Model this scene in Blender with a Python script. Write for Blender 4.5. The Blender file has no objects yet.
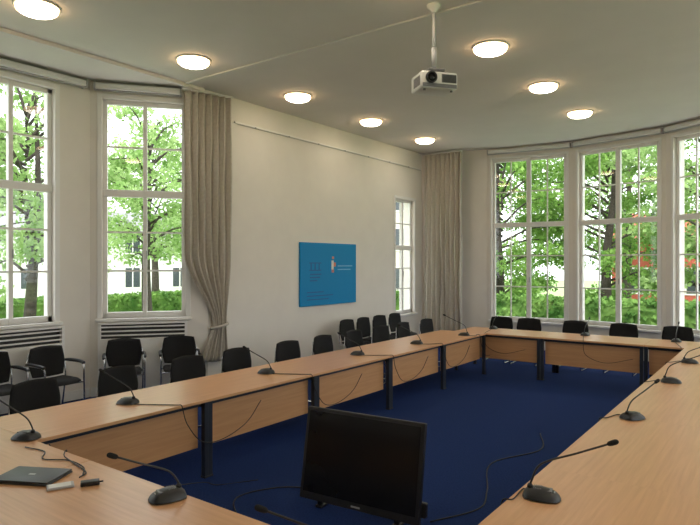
import bpy, bmesh, math, random
import numpy as np
from mathutils import Vector, Matrix
random.seed(7); np.random.seed(7)
D=bpy.data; C=bpy.context

# ------------------------------------------------------------------ materials
def new_mat(name):
    m=D.materials.new(name); m.use_nodes=True
    return m, m.node_tree, m.node_tree.nodes['Principled BSDF']
def pmat(name,col,rough=.5,metal=0,noise=0,scale=20,bump=0,bscale=100,spec=.5,coat=0):
    m,nt,b=new_mat(name)
    b.inputs['Base Color'].default_value=(*col,1)
    b.inputs['Roughness'].default_value=rough
    b.inputs['Metallic'].default_value=metal
    b.inputs['Specular IOR Level'].default_value=spec
    b.inputs['Coat Weight'].default_value=coat
    tc=nt.nodes.new('ShaderNodeTexCoord')
    if noise:
        n=nt.nodes.new('ShaderNodeTexNoise'); n.inputs['Scale'].default_value=scale; n.inputs['Detail'].default_value=4
        nt.links.new(tc.outputs['Object'],n.inputs['Vector'])
        r=nt.nodes.new('ShaderNodeValToRGB')
        r.color_ramp.elements[0].position=.3; r.color_ramp.elements[1].position=.7
        r.color_ramp.elements[0].color=(*[c*(1-noise) for c in col],1)
        r.color_ramp.elements[1].color=(*[min(1,c*(1+noise)) for c in col],1)
        nt.links.new(n.outputs['Fac'],r.inputs['Fac']); nt.links.new(r.outputs['Color'],b.inputs['Base Color'])
    if bump:
        n2=nt.nodes.new('ShaderNodeTexNoise'); n2.inputs['Scale'].default_value=bscale; n2.inputs['Detail'].default_value=3
        nt.links.new(tc.outputs['Object'],n2.inputs['Vector'])
        bp=nt.nodes.new('ShaderNodeBump'); bp.inputs['Strength'].default_value=bump; bp.inputs['Distance'].default_value=.01
        nt.links.new(n2.outputs['Fac'],bp.inputs['Height']); nt.links.new(bp.outputs['Normal'],b.inputs['Normal'])
    return m
def wood(name,c1,c2,rough=.35,axis=0):
    m,nt,b=new_mat(name)
    tc=nt.nodes.new('ShaderNodeTexCoord'); mp=nt.nodes.new('ShaderNodeMapping')
    sc=[14,14,14]; sc[axis]=.7; mp.inputs['Scale'].default_value=sc
    n=nt.nodes.new('ShaderNodeTexNoise'); n.inputs['Scale'].default_value=3; n.inputs['Detail'].default_value=8; n.inputs['Distortion'].default_value=.4
    r=nt.nodes.new('ShaderNodeValToRGB')
    r.color_ramp.elements[0].position=.3; r.color_ramp.elements[1].position=.72
    r.color_ramp.elements[0].color=(*c1,1); r.color_ramp.elements[1].color=(*c2,1)
    nt.links.new(tc.outputs['Object'],mp.inputs['Vector']); nt.links.new(mp.outputs['Vector'],n.inputs['Vector'])
    nt.links.new(n.outputs['Fac'],r.inputs['Fac']); nt.links.new(r.outputs['Color'],b.inputs['Base Color'])
    b.inputs['Roughness'].default_value=rough
    return m
def emis(name,col,s):
    m,nt,b=new_mat(name)
    b.inputs['Base Color'].default_value=(*col,1)
    b.inputs['Emission Color'].default_value=(*col,1); b.inputs['Emission Strength'].default_value=s
    return m
def leafmat(name,c1,c2,trans=.45):
    m=D.materials.new(name); m.use_nodes=True; nt=m.node_tree; nt.nodes.clear()
    o=nt.nodes.new('ShaderNodeOutputMaterial'); mx=nt.nodes.new('ShaderNodeMixShader')
    d=nt.nodes.new('ShaderNodeBsdfDiffuse'); t=nt.nodes.new('ShaderNodeBsdfTranslucent')
    tc=nt.nodes.new('ShaderNodeTexCoord'); n=nt.nodes.new('ShaderNodeTexNoise'); n.inputs['Scale'].default_value=1.6; n.inputs['Detail'].default_value=6
    r=nt.nodes.new('ShaderNodeValToRGB'); r.color_ramp.elements[0].position=.35; r.color_ramp.elements[1].position=.65
    r.color_ramp.elements[0].color=(*c1,1); r.color_ramp.elements[1].color=(*c2,1)
    nt.links.new(tc.outputs['Object'],n.inputs['Vector']); nt.links.new(n.outputs['Fac'],r.inputs['Fac'])
    nt.links.new(r.outputs['Color'],d.inputs['Color']); nt.links.new(r.outputs['Color'],t.inputs['Color'])
    mx.inputs['Fac'].default_value=trans
    nt.links.new(d.outputs[0],mx.inputs[1]); nt.links.new(t.outputs[0],mx.inputs[2]); nt.links.new(mx.outputs[0],o.inputs['Surface'])
    return m
def glassmat():
    m=D.materials.new('window_glass'); m.use_nodes=True; nt=m.node_tree; nt.nodes.clear()
    o=nt.nodes.new('ShaderNodeOutputMaterial'); mx=nt.nodes.new('ShaderNodeMixShader')
    t=nt.nodes.new('ShaderNodeBsdfTransparent'); g=nt.nodes.new('ShaderNodeBsdfGlossy'); g.inputs['Roughness'].default_value=.02
    t.inputs['Color'].default_value=(.97,.98,.98,1)
    mx.inputs['Fac'].default_value=.02
    nt.links.new(t.outputs[0],mx.inputs[1]); nt.links.new(g.outputs[0],mx.inputs[2]); nt.links.new(mx.outputs[0],o.inputs['Surface'])
    return m

M=dict(
 wall=pmat('wall_plaster',(.77,.73,.675),.85,noise=.02,scale=3,bump=.05,bscale=60),
 ceil=pmat('ceiling_plaster',(.75,.72,.69),.9,noise=.02,scale=2,bump=.05,bscale=60),
 trim=pmat('white_paint',(.80,.79,.77),.45,noise=.01,scale=5),
 carpet=pmat('blue_carpet',(.012,.030,.118),.95,noise=.25,scale=60,bump=.4,bscale=400,spec=.1),
 woodx=wood('beech_top_x',(.575,.305,.15),(.675,.38,.195),.3,0),
 panel=wood('beech_panel',(.52,.27,.12),(.60,.33,.155),.45,0),
 steel=pmat('dark_steel_leg',(.022,.028,.042),.45,.3,noise=.05,scale=20),
 black=pmat('black_fabric',(.012,.012,.013),.8,noise=.3,scale=150,bump=.3,bscale=500,spec=.3),
 bplast=pmat('black_plastic',(.018,.018,.02),.4,noise=.1,scale=30),
 gplast=pmat('grey_plastic',(.16,.16,.17),.45,noise=.1,scale=30),
 lgplast=pmat('light_grey_plastic',(.42,.42,.43),.4,noise=.05,scale=30),
 chrome=pmat('chrome_tube',(.62,.62,.64),.2,1,noise=.02,scale=10),
 screen=pmat('glossy_screen',(.010,.010,.012),.15,noise=.05,scale=3,spec=.35),
 foam=pmat('microphone_foam',(.01,.01,.01),.95,noise=.4,scale=300,bump=.5,bscale=800),
 cable=pmat('cable_rubber',(.012,.012,.012),.5,noise=.1,scale=50),
 curtain=pmat('curtain_linen',(.50,.46,.40),.9,noise=.08,scale=25,bump=.2,bscale=300,spec=.2),
 blue=pmat('poster_blue',(.003,.235,.54),.5,noise=.01,scale=2,spec=.25),
 dblue=pmat('poster_dark_blue',(.01,.12,.36),.5,noise=.05,scale=20),
 lblue=pmat('poster_light_blue',(.2,.5,.75),.5,noise=.05,scale=20),
 orange=pmat('poster_orange',(.75,.22,.12),.5,noise=.05,scale=20),
 white=pmat('white_plastic',(.72,.72,.70),.4,noise=.02,scale=20),
 lamp=emis('lamp_diffuser',(1,.86,.68),15),
 lamprim=emis('lamp_diffuser_rim',(1,.68,.36),6),
 slot=pmat('dark_grille',(.05,.05,.05),.7,noise=.1,scale=20),
 laptop=pmat('laptop_shell',(.07,.075,.085),.4,.5,noise=.05,scale=20),
 grass=pmat('lawn_grass',(.24,.36,.12),.9,noise=.3,scale=3),
 bounce_paving=pmat('bounce_terrace_paving',(.58,.56,.53),.9,noise=.1,scale=3),
 bark=pmat('tree_bark',(.05,.04,.032),.9,noise=.4,scale=12,bump=.6,bscale=30),
 leaf=leafmat('tree_leaves',(.11,.24,.045),(.30,.48,.13)),
 leaf2=leafmat('tree_leaves_light',(.19,.34,.09),(.45,.60,.27)),
 hedge=leafmat('hedge_leaves',(.06,.15,.035),(.22,.37,.10),.3),
 brick=pmat('red_brick',(.42,.09,.06),.85,noise=.2,scale=8),
 render=pmat('house_render',(.62,.56,.48),.9,noise=.06,scale=2),
 rendw=pmat('house_render_white',(.62,.62,.62),.9,noise=.04,scale=2),
 roof=pmat('roof_tile',(.22,.12,.09),.8,noise=.2,scale=10),
 roofg=pmat('roof_slate',(.2,.2,.21),.8,noise=.2,scale=10),
 hglass=pmat('house_window_dark',(.05,.06,.07),.15,noise=.1,scale=2),
 glass=glassmat(),
)

# ------------------------------------------------------------------ mesh builder
class MB:
    def __init__(s): s.v=[]; s.f=[]; s.m=[]; s.sm=[]; s.mats=[]
    def mi(s,k):
        if k not in s.mats: s.mats.append(k)
        return s.mats.index(k)
    def add(s,vs,fs,k,smooth=False,T=None):
        o=len(s.v)
        s.v+= [ (T@Vector(p)) if T else Vector(p) for p in vs]
        i=s.mi(k)
        for f in fs: s.f.append([a+o for a in f]); s.m.append(i); s.sm.append(smooth)
    def box(s,lo,hi,k,bev=0,T=None,seg=2):
        bm=bmesh.new(); bmesh.ops.create_cube(bm,size=1)
        for v in bm.verts:
            v.co=Vector([lo[i]+(v.co[i]+.5)*(hi[i]-lo[i]) for i in range(3)])
        if bev: bmesh.ops.bevel(bm,geom=bm.edges[:],offset=bev,segments=seg,affect='EDGES',profile=.5)
        bm.verts.index_update()
        s.add([v.co.copy() for v in bm.verts],[[v.index for v in f.verts] for f in bm.faces],k,bool(bev) and seg>2,T); bm.free()
    def tube(s,pts,r,k,n=8,T=None,smoothpts=0,cap=True):
        pts=[Vector(p) for p in pts]
        if smoothpts: pts=catmull(pts,smoothpts)
        rs=r if isinstance(r,(list,tuple)) else [r]*len(pts)
        if len(rs)!=len(pts): rs=[rs[0]+(rs[-1]-rs[0])*i/(len(pts)-1) for i in range(len(pts))]
        vs=[];fs=[]; up=None
        for i,p in enumerate(pts):
            t=(pts[min(i+1,len(pts)-1)]-pts[max(i-1,0)]).normalized()
            if up is None: up=t.orthogonal().normalized()
            up=(up-t*up.dot(t)); up=up.normalized() if up.length>1e-5 else t.orthogonal().normalized()
            b=t.cross(up)
            for j in range(n):
                a=2*math.pi*j/n; vs.append(p+(up*math.cos(a)+b*math.sin(a))*rs[i])
        for i in range(len(pts)-1):
            for j in range(n): fs.append([i*n+j,i*n+(j+1)%n,(i+1)*n+(j+1)%n,(i+1)*n+j])
        if cap: fs.append(list(range(n))[::-1]); fs.append([(len(pts)-1)*n+j for j in range(n)])
        s.add(vs,fs,k,True,T)
    def lathe(s,prof,k,n=32,T=None):
        vs=[];fs=[]
        for r,z in prof:
            for j in range(n):
                a=2*math.pi*j/n; vs.append((r*math.cos(a),r*math.sin(a),z))
        for i in range(len(prof)-1):
            for j in range(n): fs.append([i*n+j,i*n+(j+1)%n,(i+1)*n+(j+1)%n,(i+1)*n+j])
        fs.append(list(range(n))[::-1]); fs.append([(len(prof)-1)*n+j for j in range(n)])
        s.add(vs,fs,k,True,T)
    def pad(s,fn,k,n=12,kk=.35,T=None):
        vs=[];fs=[]
        for side in (0,1):
            for i in range(n+1):
                for j in range(n+1):
                    a=-1+2*i/n; b=-1+2*j/n
                    a=math.sin(a*math.pi/2)*.5+a*.5; b=math.sin(b*math.pi/2)*.5+b*.5
                    x=a*math.sqrt(1-kk*b*b/2); y=b*math.sqrt(1-kk*a*a/2)
                    e=max(abs(a),abs(b)); th=max(0.0,1-e**6)**.5
                    vs.append(fn(x,y,side,th))
        N=(n+1)*(n+1)
        for side in (0,1):
            for i in range(n):
                for j in range(n):
                    q=[side*N+i*(n+1)+j,side*N+(i+1)*(n+1)+j,side*N+(i+1)*(n+1)+j+1,side*N+i*(n+1)+j+1]
                    fs.append(q if side else q[::-1])
        s.add(vs,fs,k,True,T)
    def mesh(s,name):
        me=D.meshes.new(name); me.from_pydata([tuple(v) for v in s.v],[],s.f)
        for k in s.mats: me.materials.append(M[k])
        me.polygons.foreach_set('material_index',s.m); me.polygons.foreach_set('use_smooth',s.sm)
        bm=bmesh.new(); bm.from_mesh(me); bmesh.ops.remove_doubles(bm,verts=bm.verts[:],dist=1e-5)
        bmesh.ops.recalc_face_normals(bm,faces=bm.faces[:]); bm.to_mesh(me); bm.free(); me.update()
        return me
    def obj(s,name,loc=(0,0,0),rz=0):
        return place(s.mesh(name),name,loc,rz)
def place(me,name,loc=(0,0,0),rz=0,sc=1):
    o=D.objects.new(name,me); C.scene.collection.objects.link(o)
    o.location=loc; o.rotation_euler=(0,0,rz); o.scale=(sc,sc,sc); return o
def catmull(P,n):
    out=[]
    Q=[P[0]*2-P[1]]+P+[P[-1]*2-P[-2]]
    for i in range(1,len(Q)-2):
        for j in range(n):
            t=j/n; a,b,c,d=Q[i-1],Q[i],Q[i+1],Q[i+2]
            out.append(.5*((2*b)+(c-a)*t+(2*a-5*b+4*c-d)*t*t+(3*b-a-3*c+d)*t**3))
    out.append(P[-1]); return out

# ------------------------------------------------------------------ room
H=4.7; TH=.3; CEN=Vector((-3,6,0))
poly=[(-8.35,1.15),(-8.35,4.85),(-7.3,6.2),(-7.3,13.0),(-5.75,13.4),(-3.81,13.62),(-1.9,13.2),(-.2,12.2),(1.7,10.7),(1.7,-2.6),(-7.3,-2.6),(-7.3,-.2)]
def frame(p0,p1):
    a=Vector((*p0,0)); b=Vector((*p1,0)); ex=(b-a).normalized(); n=Vector((ex.y,-ex.x,0))
    if ((a+b)/2-CEN).dot(n)<0: n=-n
    T=Matrix(((ex.x,n.x,0,a.x),(ex.y,n.y,0,a.y),(0,0,1,0),(0,0,0,1)))
    return T,(b-a).length
def slab(name,k,z0,z1):
    pts=[]
    for p in poly:
        v=Vector((*p,0))-CEN; v=v*(1+.22/v.length); pts.append(v+CEN)
    n=len(pts); mb=MB()
    mb.add([(p.x,p.y,z0) for p in pts]+[(p.x,p.y,z1) for p in pts],[list(range(n)),[n+i for i in range(n)]]+[[i,(i+1)%n,n+(i+1)%n,n+i] for i in range(n)],k)
    mb.obj(name)
slab('floor','carpet',-.9,0); slab('ceiling','ceil',H,H+.25)
wn=[0]
def wall(name,p0,p1,ops=(),e0=0,e1=0):
    T,L=frame(p0,p1); mb=MB(); cur=-e0
    for (a,b,z0,z1) in sorted(ops):
        if a>cur: mb.box((cur,0,0),(a,TH,H),'wall',T=T)
        if z0>0: mb.box((a,0,0),(b,TH,z0),'wall',T=T)
        mb.box((a,0,z1),(b,TH,H),'wall',T=T)
        cur=b
    mb.box((cur,0,0),(L+e1,TH,H),'wall',T=T)
    mb.obj(name)
    bb=MB(); bb.box((0.02,-.02,0),(L-.02,0,.14),'trim',.004,T=T); bb.obj('baseboard_'+name[5:])
def window(p0,p1,s0,s1,z0,z1,zt,mull=.06,sub=False,casing=.07,low=(.36,.68),up=(.5,),dep=.07):
    T,L=frame(p0,p1); mb=MB(); wn[0]+=1
    y0,y1=dep,dep+.07
    F='trim'
    fw=.065
    mb.box((s0,y0,z0),(s0+fw,y1,z1),F,.006,T=T); mb.box((s1-fw,y0,z0),(s1,y1,z1),F,.006,T=T)
    mb.box((s0,y0,z1-fw),(s1,y1,z1),F,.006,T=T); mb.box((s0,y0,z0),(s1,y1,z0+fw+.02),F,.006,T=T)
    mb.box((s0,y0-.02,zt-.055),(s1,y1,zt+.055),F,.008,T=T)
    sm=(s0+s1)/2
    mb.box((sm-mull/2,y0-.01,z0),(sm+mull/2,y1,z1),F,.006,T=T)
    mt=.013; yb0,yb1=y0+.015,y0+.05
    if sub:
        for q in ((s0+fw+sm-mull/2)/2,(s1-fw+sm+mull/2)/2):
            mb.box((q-mt,yb0,z0+.05),(q+mt,yb1,z1-.05),F,T=T)
    for f in low:
        z=z0+.05+(zt-z0-.05)*f; mb.box((s0+.05,yb0,z-mt),(s1-.05,yb1,z+mt),F,T=T)
    for f in up:
        z=zt+.05+(z1-zt-.1)*f; mb.box((s0+.05,yb0,z-mt),(s1-.05,yb1,z+mt),F,T=T)
    mb.box((s0+.03,y0+.028,z0+.03),(s1-.03,y0+.034,z1-.03),'glass',T=T)
    mb.box((sm+.012,y0-.03,z0+.9),(sm+.03,y0-.012,z0+1.02),'lgplast',.003,T=T)
    c=casing
    if c:
        mb.box((s0-c,-.018,z0),(s0,.0,z1+c),F,.004,T=T); mb.box((s1,-.018,z0),(s1+c,.0,z1+c),F,.004,T=T)
        mb.box((s0,-.018,z1),(s1,.0,z1+c),F,.004,T=T)
    mb.box((s0-c-.02,-.07,z0-.045),(s1+c+.02,y0,z0),F,.008,T=T)
    mb.obj('window_%d'%wn[0])
def blind(p0,p1,s0,s1,z0=4.57,z1=4.66):
    T,L=frame(p0,p1); mb=MB()
    mb.box((s0,-.13,z0),(s1,-.02,z1),'white',.02,T=T,seg=3)
    mb.box((s0-.012,-.14,z0-.012),(s0+.012,0,z1+.012),'lgplast',.003,T=T); mb.box((s1-.012,-.14,z0-.012),(s1+.012,0,z1+.012),'lgplast',.003,T=T)
    mb.tube([(s0+.02,-.08,z0-.01),(s1-.02,-.08,z0-.01)],.014,'lgplast',T=T)
    mb.obj('roller_blind_housing')
def radcover(p0,p1,s0,s1,ztop):
    T,L=frame(p0,p1); mb=MB()
    mb.box((s0,-.09,.06),(s1,-.001,ztop-.24),'trim',.006,T=T)
    mb.box((s0,-.09,ztop-.03),(s1,-.001,ztop),'trim',.004,T=T)
    for a in (s0,s1-.04): mb.box((a,-.09,ztop-.25),(a+.04,-.001,ztop-.02),'trim',T=T)
    mb.box((s0+.03,-.03,ztop-.25),(s1-.03,-.002,ztop-.02),'slot',T=T)
    for i in range(3):
        z=ztop-.2+i*.062; mb.box((s0+.03,-.085,z),(s1-.03,-.055,z+.02),'trim',T=T)
    for a in (s0+.03,s1-.09): mb.box((a,-.08,0),(a+.05,-.02,.08),'trim',T=T)
    mb.obj('radiator_cover')

P=poly
def seg(i): return P[i],P[(i+1)%len(P)]
a,b=seg(0)
ops=[(.35,1.47,1.16,4.46),(2.05,3.17,1.16,4.46)]
wall('wall_bay_left',a,b,ops,.0,.0)
for o in ops: window(a,b,o[0],o[1],o[2],o[3],3.05); radcover(a,b,o[0]-.1,o[1]+.1,1.1)
blind(a,b,.1,1.8); blind(a,b,1.85,3.58)
a,b=seg(1); ops=[(.17,1.38,1.16,4.46)]
wall('wall_bay_left_diagonal',a,b,ops)
window(a,b,.17,1.38,1.16,4.46,3.05); radcover(a,b,.12,1.4,1.1); blind(a,b,.08,1.3)
a,b=seg(2); ops=[(5.55,6.42,.78,3.5)]
wall('wall_left',a,b,ops,0,.3)
window(a,b,5.55,6.42,.78,3.5,2.35,casing=.06)
a,b=seg(3); wall('wall_far',a,b,(),.3,0)
for i,(x0,x1) in zip((4,5,6,7),((-5.63,-3.95),(-3.69,-2.03),(-1.75,-.35),(.1,1.4))):
    a,b=seg(i); T,L=frame(a,b); fx=(b[0]-a[0]); s0=(x0-a[0])/fx*L; s1=(x1-a[0])/fx*L
    nm=['wall_bow_one','wall_bow_two','wall_bow_three','wall_bow_four'][i-4]
    wall(nm,a,b,[(s0,s1,.64,4.44)])
    window(a,b,s0,s1,.64,4.44,2.88,mull=.1,sub=True,casing=.05,low=(.34,.67),up=(.5,))
    blind(a,b,.05,L-.05,4.57,4.65)
a,b=seg(8); ops=[(1.2,2.9,.7,4.4),(4.2,5.9,.7,4.4),(7.2,8.9,.7,4.4)]
wall('wall_right',a,b,ops,0,.3)
for o in ops: window(a,b,o[0],o[1],o[2],o[3],2.88,mull=.1,sub=True)
a,b=seg(9); wall('wall_back',a,b,(),0,.3)
a,b=seg(10); wall('wall_left_rear',a,b)
a,b=seg(11); wall('wall_bay_left_rear',a,b,[(.3,1.4,1.16,4.46)]); window(a,b,.3,1.4,1.16,4.46,3.05)

def trim(n,lo,hi,k='trim',bev=.004):
    mb=MB(); mb.box(lo,hi,k,bev); mb.obj('trim_%d'%n)
trim(1,(-7.33,-.2,H-.05),(-7.25,6.1,H),'ceil')
trim(2,(-7.28,5.71,H-.022),(1.68,5.75,H),'ceil')
trim(3,(-7.3,6.75,4.29),(-7.275,12.95,4.32),'trim')
mb=MB()
for i in range(7):
    y=7.2+i*.85; mb.box((-7.275,y,4.275),(-7.262,y+.03,4.30),'lgplast',.002)
mb.tube([(-7.268,6.8,4.275),(-7.268,12.9,4.275)],.004,'lgplast',n=6); mb.obj('picture_rail_cable')

# ------------------------------------------------------------------ curtains
def curtain(name,p0,p1,z0,z1,folds,amp,tie=None):
    T,L=frame(p0,p1); nx=folds*10; nz=60; vs=[];fs=[]
    rnd=[random.uniform(.6,1.3) for _ in range(folds+2)]
    for i in range(nz+1):
        z=z1+(z0-z1)*i/nz
        lo=0; hi=L; am=amp
        if tie:
            zt,wid,cen=tie
            d=(z-zt)
            if d>0: k=min(1,d/1.15); k=k*k*(3-2*k)
            else: k=min(.45,-d/.55*.45)
            lo=(cen-wid/2)*(1-k)+0*k; hi=(cen+wid/2)*(1-k)+L*k
            am=amp*(.55+.45*k)
        for j in range(nx+1):
            u=j/nx; ph=u*folds*2*math.pi
            w=rnd[int(u*folds)]*(1-(u*folds)%1)+rnd[int(u*folds)+1]*((u*folds)%1)
            y=am*w*math.sin(ph+.25*math.sin(z*1.7+u*5))+ .012*math.sin(z*3+u*20)
            vs.append((lo+(hi-lo)*(u+.012*math.sin(ph*2)),y,z))
    for i in range(nz):
        for j in range(nx): a=i*(nx+1)+j; fs.append([a,a+1,a+nx+2,a+nx+1])
    mb=MB(); mb.add(vs,fs,'curtain',True,T)
    mb.tube([(-.03,0,z1+.02),(L+.03,0,z1+.02)],.018,'white',T=T)
    for j in range(folds+1): mb.tube([(L*j/folds,0,z1-.01),(L*j/folds,0,z1+.03)],.008,'white',T=T,n=6)
    if tie:
        zt,wid,cen=tie; pts=[(cen+(wid/2+.03)*math.cos(a),(amp*.8+.03)*math.sin(a),zt+.03*math.cos(a)) for a in [k*math.pi/8 for k in range(17)]]
        mb.tube(pts,.022,'curtain',T=T,cap=False)
    o=mb.obj(name); s=o.modifiers.new('thick','SOLIDIFY'); s.thickness=.006
    return o
curtain('curtain',(-7.36,5.79),(-7.14,6.54),.45,4.62,7,.05,tie=(1.0,.22,.58))
curtain('curtain',(-7.12,12.82),(-6.15,12.88),.25,4.62,8,.05)

# ------------------------------------------------------------------ ceiling lamps
lm=MB()
lm.lathe([(.225,0),(.225,-.015),(.215,-.02),(.205,-.015),(.2,-.0)],'white',40)
lm.lathe([(.2,-.01),(.208,-.035),(.2,-.055),(.178,-.07)],'lamprim',40)
lm.lathe([(.178,-.069),(.15,-.082),(.1,-.09),(.001,-.093)],'lamp',40)
lme=lm.mesh('ceiling_lamp')
for x,ys in ((-6.35,(3.1,5.15,7.25,9.35,11.45)),(-2.97,(.8,2.9,4.95,7.03,9.05,11.05)),(.35,(.8,2.9,4.95,7.03,9.05))):  # last row is out of view, added to light the room
    for y in ys: place(lme,'ceiling_lamp',(x,y,H))

# ------------------------------------------------------------------ projector
mb=MB()
mb.lathe([(.075,-.0),(.075,-.02),(.04,-.05),(.022,-.07),(.022,-.08)],'white',24,T=Matrix.Translation((0,0,.83)))
mb.tube([(0,0,.79),(0,0,.3)],.02,'lgplast',16); mb.tube([(0,0,.38),(0,0,.18)],.028,'lgplast',16)
mb.lathe([(.03,0),(.035,.03),(.02,.05)],'gplast',16,T=Matrix.Translation((0,0,.14)))
mb.box((-.09,-.09,.12),(.09,.09,.145),'gplast',.008)
for sx in (-1,1):
    for sy in (-1,1): mb.tube([(sx*.05,sy*.05,.13),(sx*.14,sy*.1,.085)],.009,'gplast')
mb.box((-.2,-.15,-.085),(.2,.15,.09),'white',.022,seg=3)
mb.box((-.19,-.153,-.075),(.19,-.146,-.035),'gplast',.003)
mb.box((.02,-.156,-.022),(.185,-.146,.065),'gplast',.004)
for i in range(7): mb.box((.03,-.160,-.015+i*.011),(.175,-.154,-.010+i*.011),'bplast')
Tl=Matrix.Translation((-.1,-.15,.02))@Matrix.Rotation(math.pi/2,4,'X')
mb.lathe([(.06,-.01),(.06,.03),(.05,.035),(.045,.02),(.001,.025)],'bplast',28,T=Tl)
mb.lathe([(.043,.0),(.041,.024),(.02,.03),(.001,.032)],'screen',24,T=Tl)
for i in range(8): mb.box((.198,-.1+i*.022,-.05),(.203,-.088+i*.022,.05),'gplast')
for i in range(8): mb.box((-.203,-.1+i*.022,-.05),(-.198,-.088+i*.022,.05),'gplast')
for sx in (-1,1): mb.tube([(sx*.15,-.1,-.085),(sx*.15,-.1,-.1)],.014,'gplast')
mb.tube([(0,.02,.80),(.03,.03,.6),(.035,.04,.3),(.06,.12,.12),(.08,.16,.02)],.006,'cable',smoothpts=8)
mb.obj('ceiling_projector',(-2.97,5.55,3.87),math.radians(52))

# ------------------------------------------------------------------ tables
ZT=.73
def table(Lx,w):
    mb=MB(); top='woodx'
    g=.0015
    mb.box((-Lx/2+g,-w/2,ZT-.026),(Lx/2-g,w/2,ZT),top,.002)
    mb.box((-Lx/2+.05,-w/2+.07,ZT-.07),(Lx/2-.05,-w/2+.10,ZT-.026),'steel')
    mb.box((-Lx/2+.05,w/2-.10,ZT-.07),(Lx/2-.05,w/2-.07,ZT-.026),'steel')
    for sx in (-1,1):
        x0=sx*(Lx/2-.03)
        for y in (-w/2+.035,w/2-.035):
            mb.box((x0-.025,y-.025,.015),(x0+.025,y+.025,ZT-.026),'steel',.005)
            mb.box((x0-.028,y-.03,0),(x0+.028,y+.03,.02),'bplast',.004)
        mb.box((x0-.02,-w/2+.06,ZT-.075),(x0+.02,w/2-.06,ZT-.026),'steel')
    mb.box((-Lx/2+.06,w/2-.12,.27),(Lx/2-.06,w/2-.10,ZT-.045),'panel',.002)
    return mb.mesh('conference_table')
W=.9
t16=table(1.6,W); 
XI=-4.32; XR=-1.2; YN=2.1; YF=10.05
for k in range(5): place(t16,'conference_table',(XI-W/2,YN+.795+k*1.587,0),-math.pi/2)
for k in range(5): place(t16,'conference_table',(XR+W/2,YN+.795+k*1.587,0),math.pi/2)
for k in range(3): place(t16,'conference_table',(-5.0+.84+k*1.602,YF+W/2,0),math.pi)
for k in range(3): place(t16,'conference_table',(-4.4+k*1.602,YN-W/2-.006,0),0)

# ------------------------------------------------------------------ chairs
def chair(arms):
    mb=MB()
    def seatf(x,y,side,th):
        z=.455+(.028 if side else -.03)*th - .012*(1-x*x)*(1 if side else 0)
        if y>.6: z-=.03*((y-.6)/.4)**2
        return (x*.24,y*.23,z)
    mb.pad(seatf,'black',14,.3)
    def backf(x,y,side,th):
        w=.25-.02*max(0,-y)-.012*max(0,y)
        z=.68+y*.205
        yy=-.235-.045*(z-.45)/.4+ .055*x*x + .02*math.cos(y*1.5)*-1
        return (x*w,yy+(.02 if side else -.014)*th,z)
    mb.pad(backf,'black',14,.34)
    r=.0115
    if arms:
        for sx in (-1,1):
            mb.tube([(sx*.265,.21,.0),(sx*.265,.2,.3),(sx*.265,.19,.6),(sx*.272,.15,.655),(sx*.272,.0,.665),(sx*.272,-.2,.66)],r,'chrome',smoothpts=6)
            mb.tube([(sx*.26,-.31,.0),(sx*.26,-.23,.45),(sx*.255,-.25,.66),(sx*.22,-.27,.8)],r,'chrome',smoothpts=6)
            mb.tube([(sx*.265,.2,.41),(sx*.26,-.23,.41)],r*.9,'chrome')
            mb.tube([(sx*.272,.19,.665),(sx*.276,.1,.68),(sx*.276,-.1,.682),(sx*.265,-.24,.67)],.019,'bplast',smoothpts=5)
            mb.tube([(sx*.265,.21,.0),(sx*.265,.21,.012)],.016,'bplast'); mb.tube([(sx*.26,-.31,.0),(sx*.26,-.31,.012)],.016,'bplast')
        mb.tube([(-.265,.16,.41),(.265,.16,.41)],r*.9,'chrome'); mb.tube([(-.26,-.2,.41),(.26,-.2,.41)],r*.9,'chrome')
    else:
        for sx in (-1,1):
            mb.tube([(sx*.2,-.27,.80),(sx*.225,-.26,.6),(sx*.235,-.24,.47),(sx*.24,-.2,.425),(sx*.24,.15,.42),(sx*.24,.215,.39),(sx*.24,.225,.3),(sx*.24,.235,.1),(sx*.24,.22,.02),(sx*.24,.15,.0125),(sx*.24,-.24,.0125)],r,'chrome',smoothpts=6)
        mb.tube([(-.24,-.24,.0125),(.24,-.24,.0125)],r,'chrome'); mb.tube([(-.24,.1,.42),(.24,.1,.42)],r*.9,'chrome')
        mb.tube([(-.24,-.15,.42),(.24,-.15,.42)],r*.9,'chrome')
    return mb.mesh('conference_chair')
cA=chair(True); cB=chair(False)
def ch(x,y,face,me=cB):
    place(me,'conference_chair',(x,y,0),math.radians(face-90))
for y in (2.8,3.68,4.56,5.36,6.28,7.12,7.95,8.78,9.55,10.4):
    ch(-5.48+random.uniform(-.05,.03),y,random.uniform(-5,5))
for x in (-4.72,-4.12,-3.25,-2.38,-1.5): ch(x,11.5+random.uniform(-.04,.04),-90+random.uniform(-5,5))
for x,y,f in ((-7.72,3.3,0),(-7.72,4.02,3),(-7.62,4.95,-32),(-7.22,5.6,-36)): ch(x,y,f,cA)
for x,y,f in ((-6.68,9.35,0),(-6.68,9.92,2),(-6.68,10.5,-2),(-6.7,11.15,0)): ch(x,y,f,cB)
for y in (3.2,4.6,6.0,7.4,8.8): ch(.2,y,180)

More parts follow.
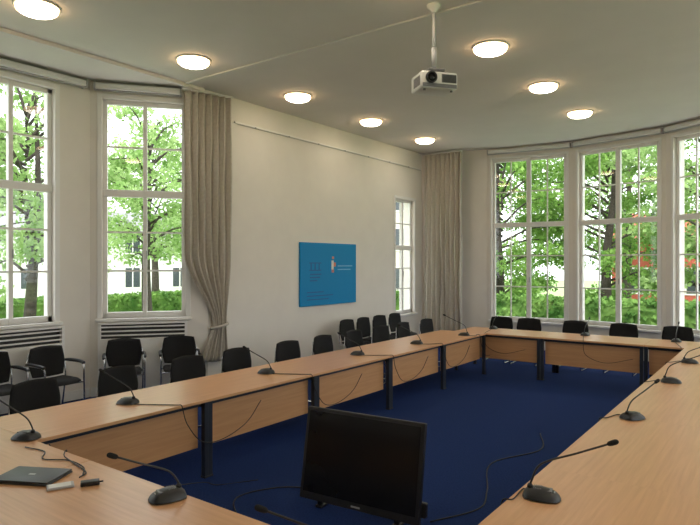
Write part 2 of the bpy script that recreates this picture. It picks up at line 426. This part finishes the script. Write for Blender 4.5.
# ------------------------------------------------------------------ poster
mb=MB(); x=-7.298
mb.box((x,8.36,1.17),(x+.035,10.14,2.38),'blue',.004)
xf=x+.035
def pb(y0,z0,y1,z1,k): mb.box((xf,y0,z0),(xf+.002,y1,z1),k)
pb(8.62,1.98,8.98,2.0,'dblue'); pb(8.66,1.86,8.69,1.98,'dblue'); pb(8.78,1.86,8.81,1.98,'dblue'); pb(8.90,1.86,8.93,1.98,'dblue'); pb(8.62,1.84,8.98,1.86,'dblue')
for i,w in enumerate((.34,.3,.22)): pb(8.64,1.76-i*.06,8.64+w,1.785-i*.06,'dblue')
pb(9.30,1.86,9.37,2.04,'white'); pb(9.37,1.92,9.44,2.0,'orange'); pb(9.32,2.07,9.38,2.12,'orange'); pb(9.31,1.8,9.335,1.86,'orange'); pb(9.35,1.8,9.375,1.86,'orange')
for i,w in enumerate((.5,.44)): pb(9.5,1.92-i*.07,9.5+w,1.94-i*.07,'lblue')
for i,w in enumerate((.5,.8,.66)): pb(8.55,1.42-i*.07,8.55+w,1.44-i*.07,'dblue')
mb.obj('wall_poster')

# ------------------------------------------------------------------ microphones
def mic(out=.26,rise=.27):
    mb=MB()
    def bf(x,y,side,th):
        if not side: return (x*.078,y*.1,.0)
        d=max(0,1-(x*x+y*y)*.55)
        return (x*.078*(.93 if th>.5 else 1),y*.1,.006+.046*th*d+.012*th*(y*.5+.5))
    mb.pad(bf,'bplast',14,.75)
    mb.box((-.03,-.055,.04),(.03,-.02,.05),'gplast',.002)
    mb.box((-.012,-.07,.034),(.012,-.064,.042),'lgplast',.001)
    for i in range(5): mb.box((-.03,.0+i*.009,.050),(.03,.004+i*.009,.0565),'gplast')
    mb.lathe([(.016,.0),(.014,.012),(.008,.02)],'bplast',16,T=Matrix.Translation((0,.06,.05)))
    p=[(0,.06,.055),(0,.05,.09),(0,-.0,.15*rise/.27),(0,-out*.55,rise*.8),(0,-out,rise)]
    mb.tube(p,.0055,'bplast',smoothpts=8)
    d=(Vector(p[4])-Vector(p[3])).normalized(); e=Vector(p[4])
    mb.tube([e-d*.005,e+d*.004,e+d*.02,e+d*.04,e+d*.05,e+d*.054],[.006,.012,.014,.014,.010,.003],'foam',n=12)
    return mb
mm=mic().mesh('gooseneck_microphone')
m2=mic(.33,.33).mesh('gooseneck_microphone')
m3=mic(.28,.225).mesh('gooseneck_microphone')
mics=[]
def mc(x,y,face,me=mm):
    mics.append((x,y,face)); place(me,'gooseneck_microphone',(x,y,ZT),math.radians(face+90))
mc(-4.80,4.93,195); mc(-4.78,3.14,200,); mc(-4.42,2.08,200); mc(-4.74,6.65,190); mc(-4.64,8.1,195); mc(-4.5,9.5,188,m2)
mc(-2.68,2.0,-110); mc(-1.06,3.2,12,m2); mc(-1.0,5.26,60); mc(-.97,7.08,15,m2); mc(-.97,8.6,10)
mc(-2.8,10.75,90); mc(-4.5,10.8,95); mc(-1.4,10.75,90); mc(-1.53,1.97,-145,m3)

# ------------------------------------------------------------------ cables
def cab(pts,r=.004,k='cable',name='microphone_cable'):
    mb=MB(); mb.tube(pts,r,k,n=6,smoothpts=8); mb.obj(name)
zc=ZT+.006
for (x,y,f) in mics[:6]:
    e=XI+.012
    if y<2.5: continue
    cab([(x+.1,y,zc),(x+.2,y+.06,zc),(e-.05,y+.2,zc),(e-.004,y+.22,zc+.001),(e+.012,y+.225,zc-.03),(e+.012,y+.28,.55),(e+.01,y+.45,.36),(e+.01,y+.7,.33),(e+.01,y+1.0,.42),(e+.01,y+1.2,.6)],.0045)
cab([(-4.25,2.16,.70),(-4.2,2.25,.5),(-4.1,2.5,.3),(-4.0,3.0,.2),(-4.05,3.4,.1),(-4.1,3.6,.006),(-3.9,3.9,.006)])
for (x,y,f) in mics[7:11]:
    e=XR-.012
    cab([(x-.08,y,zc),(x-.12,y+.05,zc),(e+.04,y-.12,zc),(e+.002,y-.15,zc),(e-.012,y-.16,zc-.03),(e-.02,y-.25,.6),(e-.01,y-.5,.4),(e-.01,y-.8,.35)])
for (x,y,f) in mics[11:14]:
    e=YF-.012
    cab([(x,y-.1,zc),(x+.05,y-.3,zc),(x+.15,e+.02,zc),(x+.16,e-.01,zc-.03),(x+.2,e-.015,.5),(x+.5,e-.01,.4),(x+.9,e-.01,.5)])
cab([(-2.7,2.09,zc),(-2.72,2.1,zc),(-2.72,2.112,zc-.03),(-2.7,2.13,.4),(-2.7,2.3,.1),(-2.6,2.6,.006),(-2.3,3.1,.006)])
cab([(-2.2,4.05,.006),(-2.0,4.5,.006),(-2.1,4.9,.006),(-2.35,5.6,.006),(-2.1,6.3,.006),(-2.3,6.9,.006)],.006,name='floor_cable')
cab([(-2.0,4.1,.006),(-1.8,4.1,.006),(-1.6,4.3,.006),(-1.75,4.7,.006),(-1.5,5.3,.006),(-1.3,5.9,.006)],.006,name='floor_cable')
cab([(-3.2,4.1,.006),(-3.6,3.9,.006),(-3.75,3.5,.006),(-3.4,3.2,.006),(-2.9,2.9,.006)],.006,name='floor_cable')
cab([(-3.38,1.92,zc),(-3.5,1.99,zc),(-3.7,2.0,zc),(-3.85,1.92,zc),(-4.0,2.0,zc),(-4.2,1.97,zc)])
cab([(-3.35,1.88,zc),(-3.4,1.95,zc),(-3.6,1.99,zc),(-3.8,2.03,zc),(-3.9,2.1,zc-.002),(-3.95,2.115,.6),(-3.97,2.15,.3),(-3.9,2.5,.006)])

# ------------------------------------------------------------------ TV display standing on the floor
mb=MB()
w,h=1.08,.74
mb.box((-w/2,-.02,0),(w/2,.03,h),'bplast',.008)
mb.box((-w/2+.03,-.0225,.06),(w/2-.03,-.0195,h-.03),'screen',.001)
mb.box((-.04,-.0245,.02),(.04,-.02,.032),'lgplast')
mb.box((-w/2+.12,.03,.08),(w/2-.12,.075,h-.1),'bplast',.015)
mb.box((w/2-.04,.03,.05),(w/2+.03,.08,.16),'bplast',.01)
tv=mb.mesh('panel'); o=place(tv,'panel',(0,0,.05)); o.rotation_euler=(math.radians(-10),0,0)
st=MB()
for sx in (-1,1):
    st.box((sx*.35-.03,-.02,0),(sx*.35+.03,.25,.02),'bplast',.006); st.box((sx*.35-.02,.0,.01),(sx*.35+.02,.04,.12),'bplast',.004)
so=st.obj('stand')
e=D.objects.new('flat_screen_monitor',None); C.scene.collection.objects.link(e)
for q in (o,so): q.parent=e
e.location=(-2.72,3.80,0); e.rotation_euler=(0,0,math.radians(5))

# ------------------------------------------------------------------ laptop, drive, adapter
mb=MB(); mb.box((-.18,-.12,0),(.18,.12,.012),'laptop',.004,seg=3); mb.box((-.178,-.118,.0135),(.178,.118,.022),'laptop',.004,seg=3)
mb.tube([(-.15,.12,.0125),(.15,.12,.0125)],.006,'bplast'); mb.box((-.02,-.01,.0218),(.02,.01,.0224),'lgplast')
mb.obj('closed_laptop',(-3.58,1.72,ZT+.001),math.radians(28))
mb=MB(); mb.box((-.07,-.038,0),(.07,.038,.014),'lgplast',.004,seg=3); mb.box((-.06,-.033,.0138),(.055,.033,.0148),'white',.0003); mb.obj('portable_hard_drive',(-3.30,1.74,ZT+.001),math.radians(65))
mb=MB(); mb.box((-.05,-.025,0),(.05,.025,.025),'bplast',.005,seg=3); mb.tube([(.05,0,.012),(.07,0,.012)],.005,'bplast'); mb.obj('power_adapter',(-3.2,1.86,ZT+.001),math.radians(60))

# ------------------------------------------------------------------ exterior
GZ=-.9
mb=MB(); mb.add([(-90,-60,GZ),(70,-60,GZ),(70,100,GZ),(-90,100,GZ)],[[0,1,2,3]],'grass'); mb.obj('lawn')
mb=MB(); mb.box((-12.5,-6,GZ),(5,16,GZ+.04),'bounce_paving'); mb.obj('bounce_terrace')  # unseen pale ground, added to bounce daylight up onto the ceiling
def leaves(cent,rad,n,size,squash=.8):
    c=cent[np.random.randint(len(cent),size=n)]
    d=np.random.normal(size=(n,3)); d/=np.linalg.norm(d,axis=1)[:,None]
    p=c+d*(np.random.rand(n,1)**.5)*rad*np.array([1,1,squash])
    u=np.random.normal(size=(n,3)); u/=np.linalg.norm(u,axis=1)[:,None]
    w=np.cross(u,np.random.normal(size=(n,3))); w/=np.linalg.norm(w,axis=1)[:,None]
    s=(size*(.6+.8*np.random.rand(n,1)))
    return np.stack([p-u*s,p+w*s*.55,p+u*s,p-w*s*.55],1).reshape(-1,3)
def tree(x,y,h,R,n,k='leaf',size=.085,base=.25,seed=0,cl=.2):
    rs=random.Random(seed*13+5); mb=MB()
    top=Vector((rs.uniform(-.4,.4),rs.uniform(-.4,.4),h*.9))
    tr=[Vector((0,0,0)),Vector((rs.uniform(-.15,.15),rs.uniform(-.15,.15),h*.3)),Vector((rs.uniform(-.3,.3),rs.uniform(-.3,.3),h*.6)),top]
    mb.tube(tr,[.02*h+.03,.03],'bark',n=8,smoothpts=5)
    cs=[]
    nb=34
    for i in range(nb):
        f=base+(1-base)*(i/nb)**.9; a=rs.uniform(0,6.283); 
        z=h*f*.93; prof=math.sin(math.pi*min(1,max(.12,(f-base)/(1-base)*.85+.15)))**.6
        L=R*prof*rs.uniform(.6,1.05)
        st=Vector((0,0,z*.9)); en=Vector((math.cos(a)*L,math.sin(a)*L,z+rs.uniform(-.3,.5)))
        mid=(st+en)/2+Vector((0,0,.25)); mb.tube([st,mid,en],[.05,.012],'bark',n=5,smoothpts=4)
        cs.append(en); cs.append(mid*.4+en*.6+Vector((rs.uniform(-.5,.5),rs.uniform(-.5,.5),rs.uniform(-.3,.3)))); 
        if L>1.2: cs.append(mid+Vector((rs.uniform(-.6,.6),rs.uniform(-.6,.6),rs.uniform(-.3,.4))))
    V=leaves(np.array([list(c) for c in cs]),R*cl,n,size,.6)
    base_i=len(mb.v)
    me=D.meshes.new('garden_tree')
    allv=[tuple(v) for v in mb.v]+[tuple(v) for v in V]
    F=mb.f+[[base_i+4*i+j for j in range(4)] for i in range(n)]
    me.from_pydata(allv,[],F); me.materials.append(M['bark']); me.materials.append(M[k])
    me.polygons.foreach_set('material_index',[0]*len(mb.f)+[1]*n)
    me.polygons.foreach_set('use_smooth',[True]*len(mb.f)+[False]*n)
    place(me,'garden_tree',(x,y,GZ),0)
TR=[
 (-17.0,8.0,8.5,2.6,6500,'leaf2',.34),(-18.5,13.0,9,2.8,6500,'leaf2',.38),(-15.5,5.2,8,2.2,5500,'leaf2',.34),(-26.5,19,10,3.5,7000,'leaf2',.36),(-27.5,11,9,3.4,7000,'leaf2',.36),(-25,4,9,3,7000,'leaf2',.36),
 (-8.6,21.5,10,3.0,13500,'leaf',.16),(-5.2,23.0,9.8,3.1,14000,'leaf',.18),(-1.7,21.5,10.5,3.1,14000,'leaf2',.2),(1.6,20.5,9,3.0,10000,'leaf',.16),(-11,31,11.5,3.8,12000,'leaf',.14),(-6.6,33,12,4.2,12000,'leaf2',.3),(-1.2,32,12.5,4.5,12000,'leaf',.24),(4,28,11,4,10000,'leaf',.14),
 (10,8,8,3,3000,'leaf',.2),(11,1,8,3,3000,'leaf',.2)]
for i,t in enumerate(TR): tree(*t[:5],k=t[5],seed=i,base=t[6])
def hedge(x0,y0,x1,y1,hh,th,n,name='garden_hedge'):
    a=Vector((x0,y0,0)); b=Vector((x1,y1,0)); L=(b-a).length; ang=math.atan2(y1-y0,x1-x0)
    mb=MB(); mb.box((0,-th/2,0),(L,th/2,hh-.08),'hedge',.1,seg=3)
    p=np.random.rand(n,3)*np.array([L,th+.16,hh])-np.array([0,th/2+.08,0])
    side=np.random.randint(0,3,n); p[side==0,1]=-th/2-.03; p[side==1,1]=th/2+.03; p[side==2,2]=hh
    p+=np.random.normal(size=(n,3))*.05
    u=np.random.normal(size=(n,3)); u/=np.linalg.norm(u,axis=1)[:,None]; w=np.cross(u,np.random.normal(size=(n,3))); w/=np.linalg.norm(w,axis=1)[:,None]
    V=np.stack([p-u*.1,p+w*.05,p+u*.1,p-w*.05],1).reshape(-1,3)
    mb.add([tuple(v) for v in V],[[4*i+j for j in range(4)] for i in range(n)],'hedge')
    me=D.meshes.new(name); me.from_pydata([tuple(v) for v in mb.v],[],mb.f); me.materials.append(M['hedge'])
    place(me,name,(x0,y0,GZ),ang)
hedge(-21.5,0,-21.5,20,1.55,.9,9000)
hedge(-12,18.3,7,17.3,1.8,1.0,11000)
def house(x,y,rz,w,d,h,k,fl=2,cols=5,rf='roof'):
    mb=MB(); mb.box((-w/2,-d/2,0),(w/2,d/2,h),k)
    mb.add([(-w/2-.4,-d/2-.4,h),(w/2+.4,-d/2-.4,h),(w/2+.4,d/2+.4,h),(-w/2-.4,d/2+.4,h),(-w/2+1,0,h+1.9),(w/2-1,0,h+1.9)],[[0,1,5,4],[1,2,5],[2,3,4,5],[3,0,4],[0,1,2,3]],rf)
    for sgn in (-1,1):
        for f in range(fl):
            for c in range(cols):
                cx=-w/2+w*(c+.5)/cols; z=1+f*h/fl
                ya,yb=sorted((sgn*(d/2-.02),sgn*(d/2+.05)))
                mb.box((cx-.6,ya,z),(cx+.6,yb,z+1.6),'trim'); 
                ya,yb=sorted((sgn*(d/2),sgn*(d/2+.07)))
                mb.box((cx-.5,ya,z+.1),(cx-.04,yb,z+1.5),'hglass'); mb.box((cx+.04,ya,z+.1),(cx+.5,yb,z+1.5),'hglass')
    mb.obj('neighbouring_house',(x,y,GZ),rz)
house(-44,25,math.radians(60),30,9,5.0,'rendw',2,9,'roofg')
house(-22.5,38,math.radians(25),13,8,8,'render',3)
house(-4.6,43,math.radians(8),9,7,4.2,'brick',1,3,'brick')

# ------------------------------------------------------------------ sun, world, camera
sd=D.lights.new('sun','SUN'); sd.energy=2.6; sd.angle=math.radians(4); sd.color=(1,.95,.86)
so2=D.objects.new('sun',sd); C.scene.collection.objects.link(so2)
so2.rotation_euler=Vector((-.15,1,-1.25)).to_track_quat('-Z','Y').to_euler(); so2.location=(0,-20,30)
w=D.worlds.new('World'); C.scene.world=w; w.use_nodes=True
bg=w.node_tree.nodes['Background']; bg.inputs[0].default_value=(.95,.97,1,1); bg.inputs[1].default_value=2.5
cam=D.cameras.new('camera'); co=D.objects.new('camera',cam); C.scene.collection.objects.link(co)
co.location=(0,0,2.0); co.rotation_euler=(math.pi/2,0,math.radians(36.2)); cam.lens=594/700*36; cam.sensor_width=36
cam.clip_start=.05; cam.clip_end=500
C.scene.camera=co
C.scene.view_settings.view_transform='Standard'
C.scene.view_settings.look='None'
C.scene.view_settings.exposure=.62
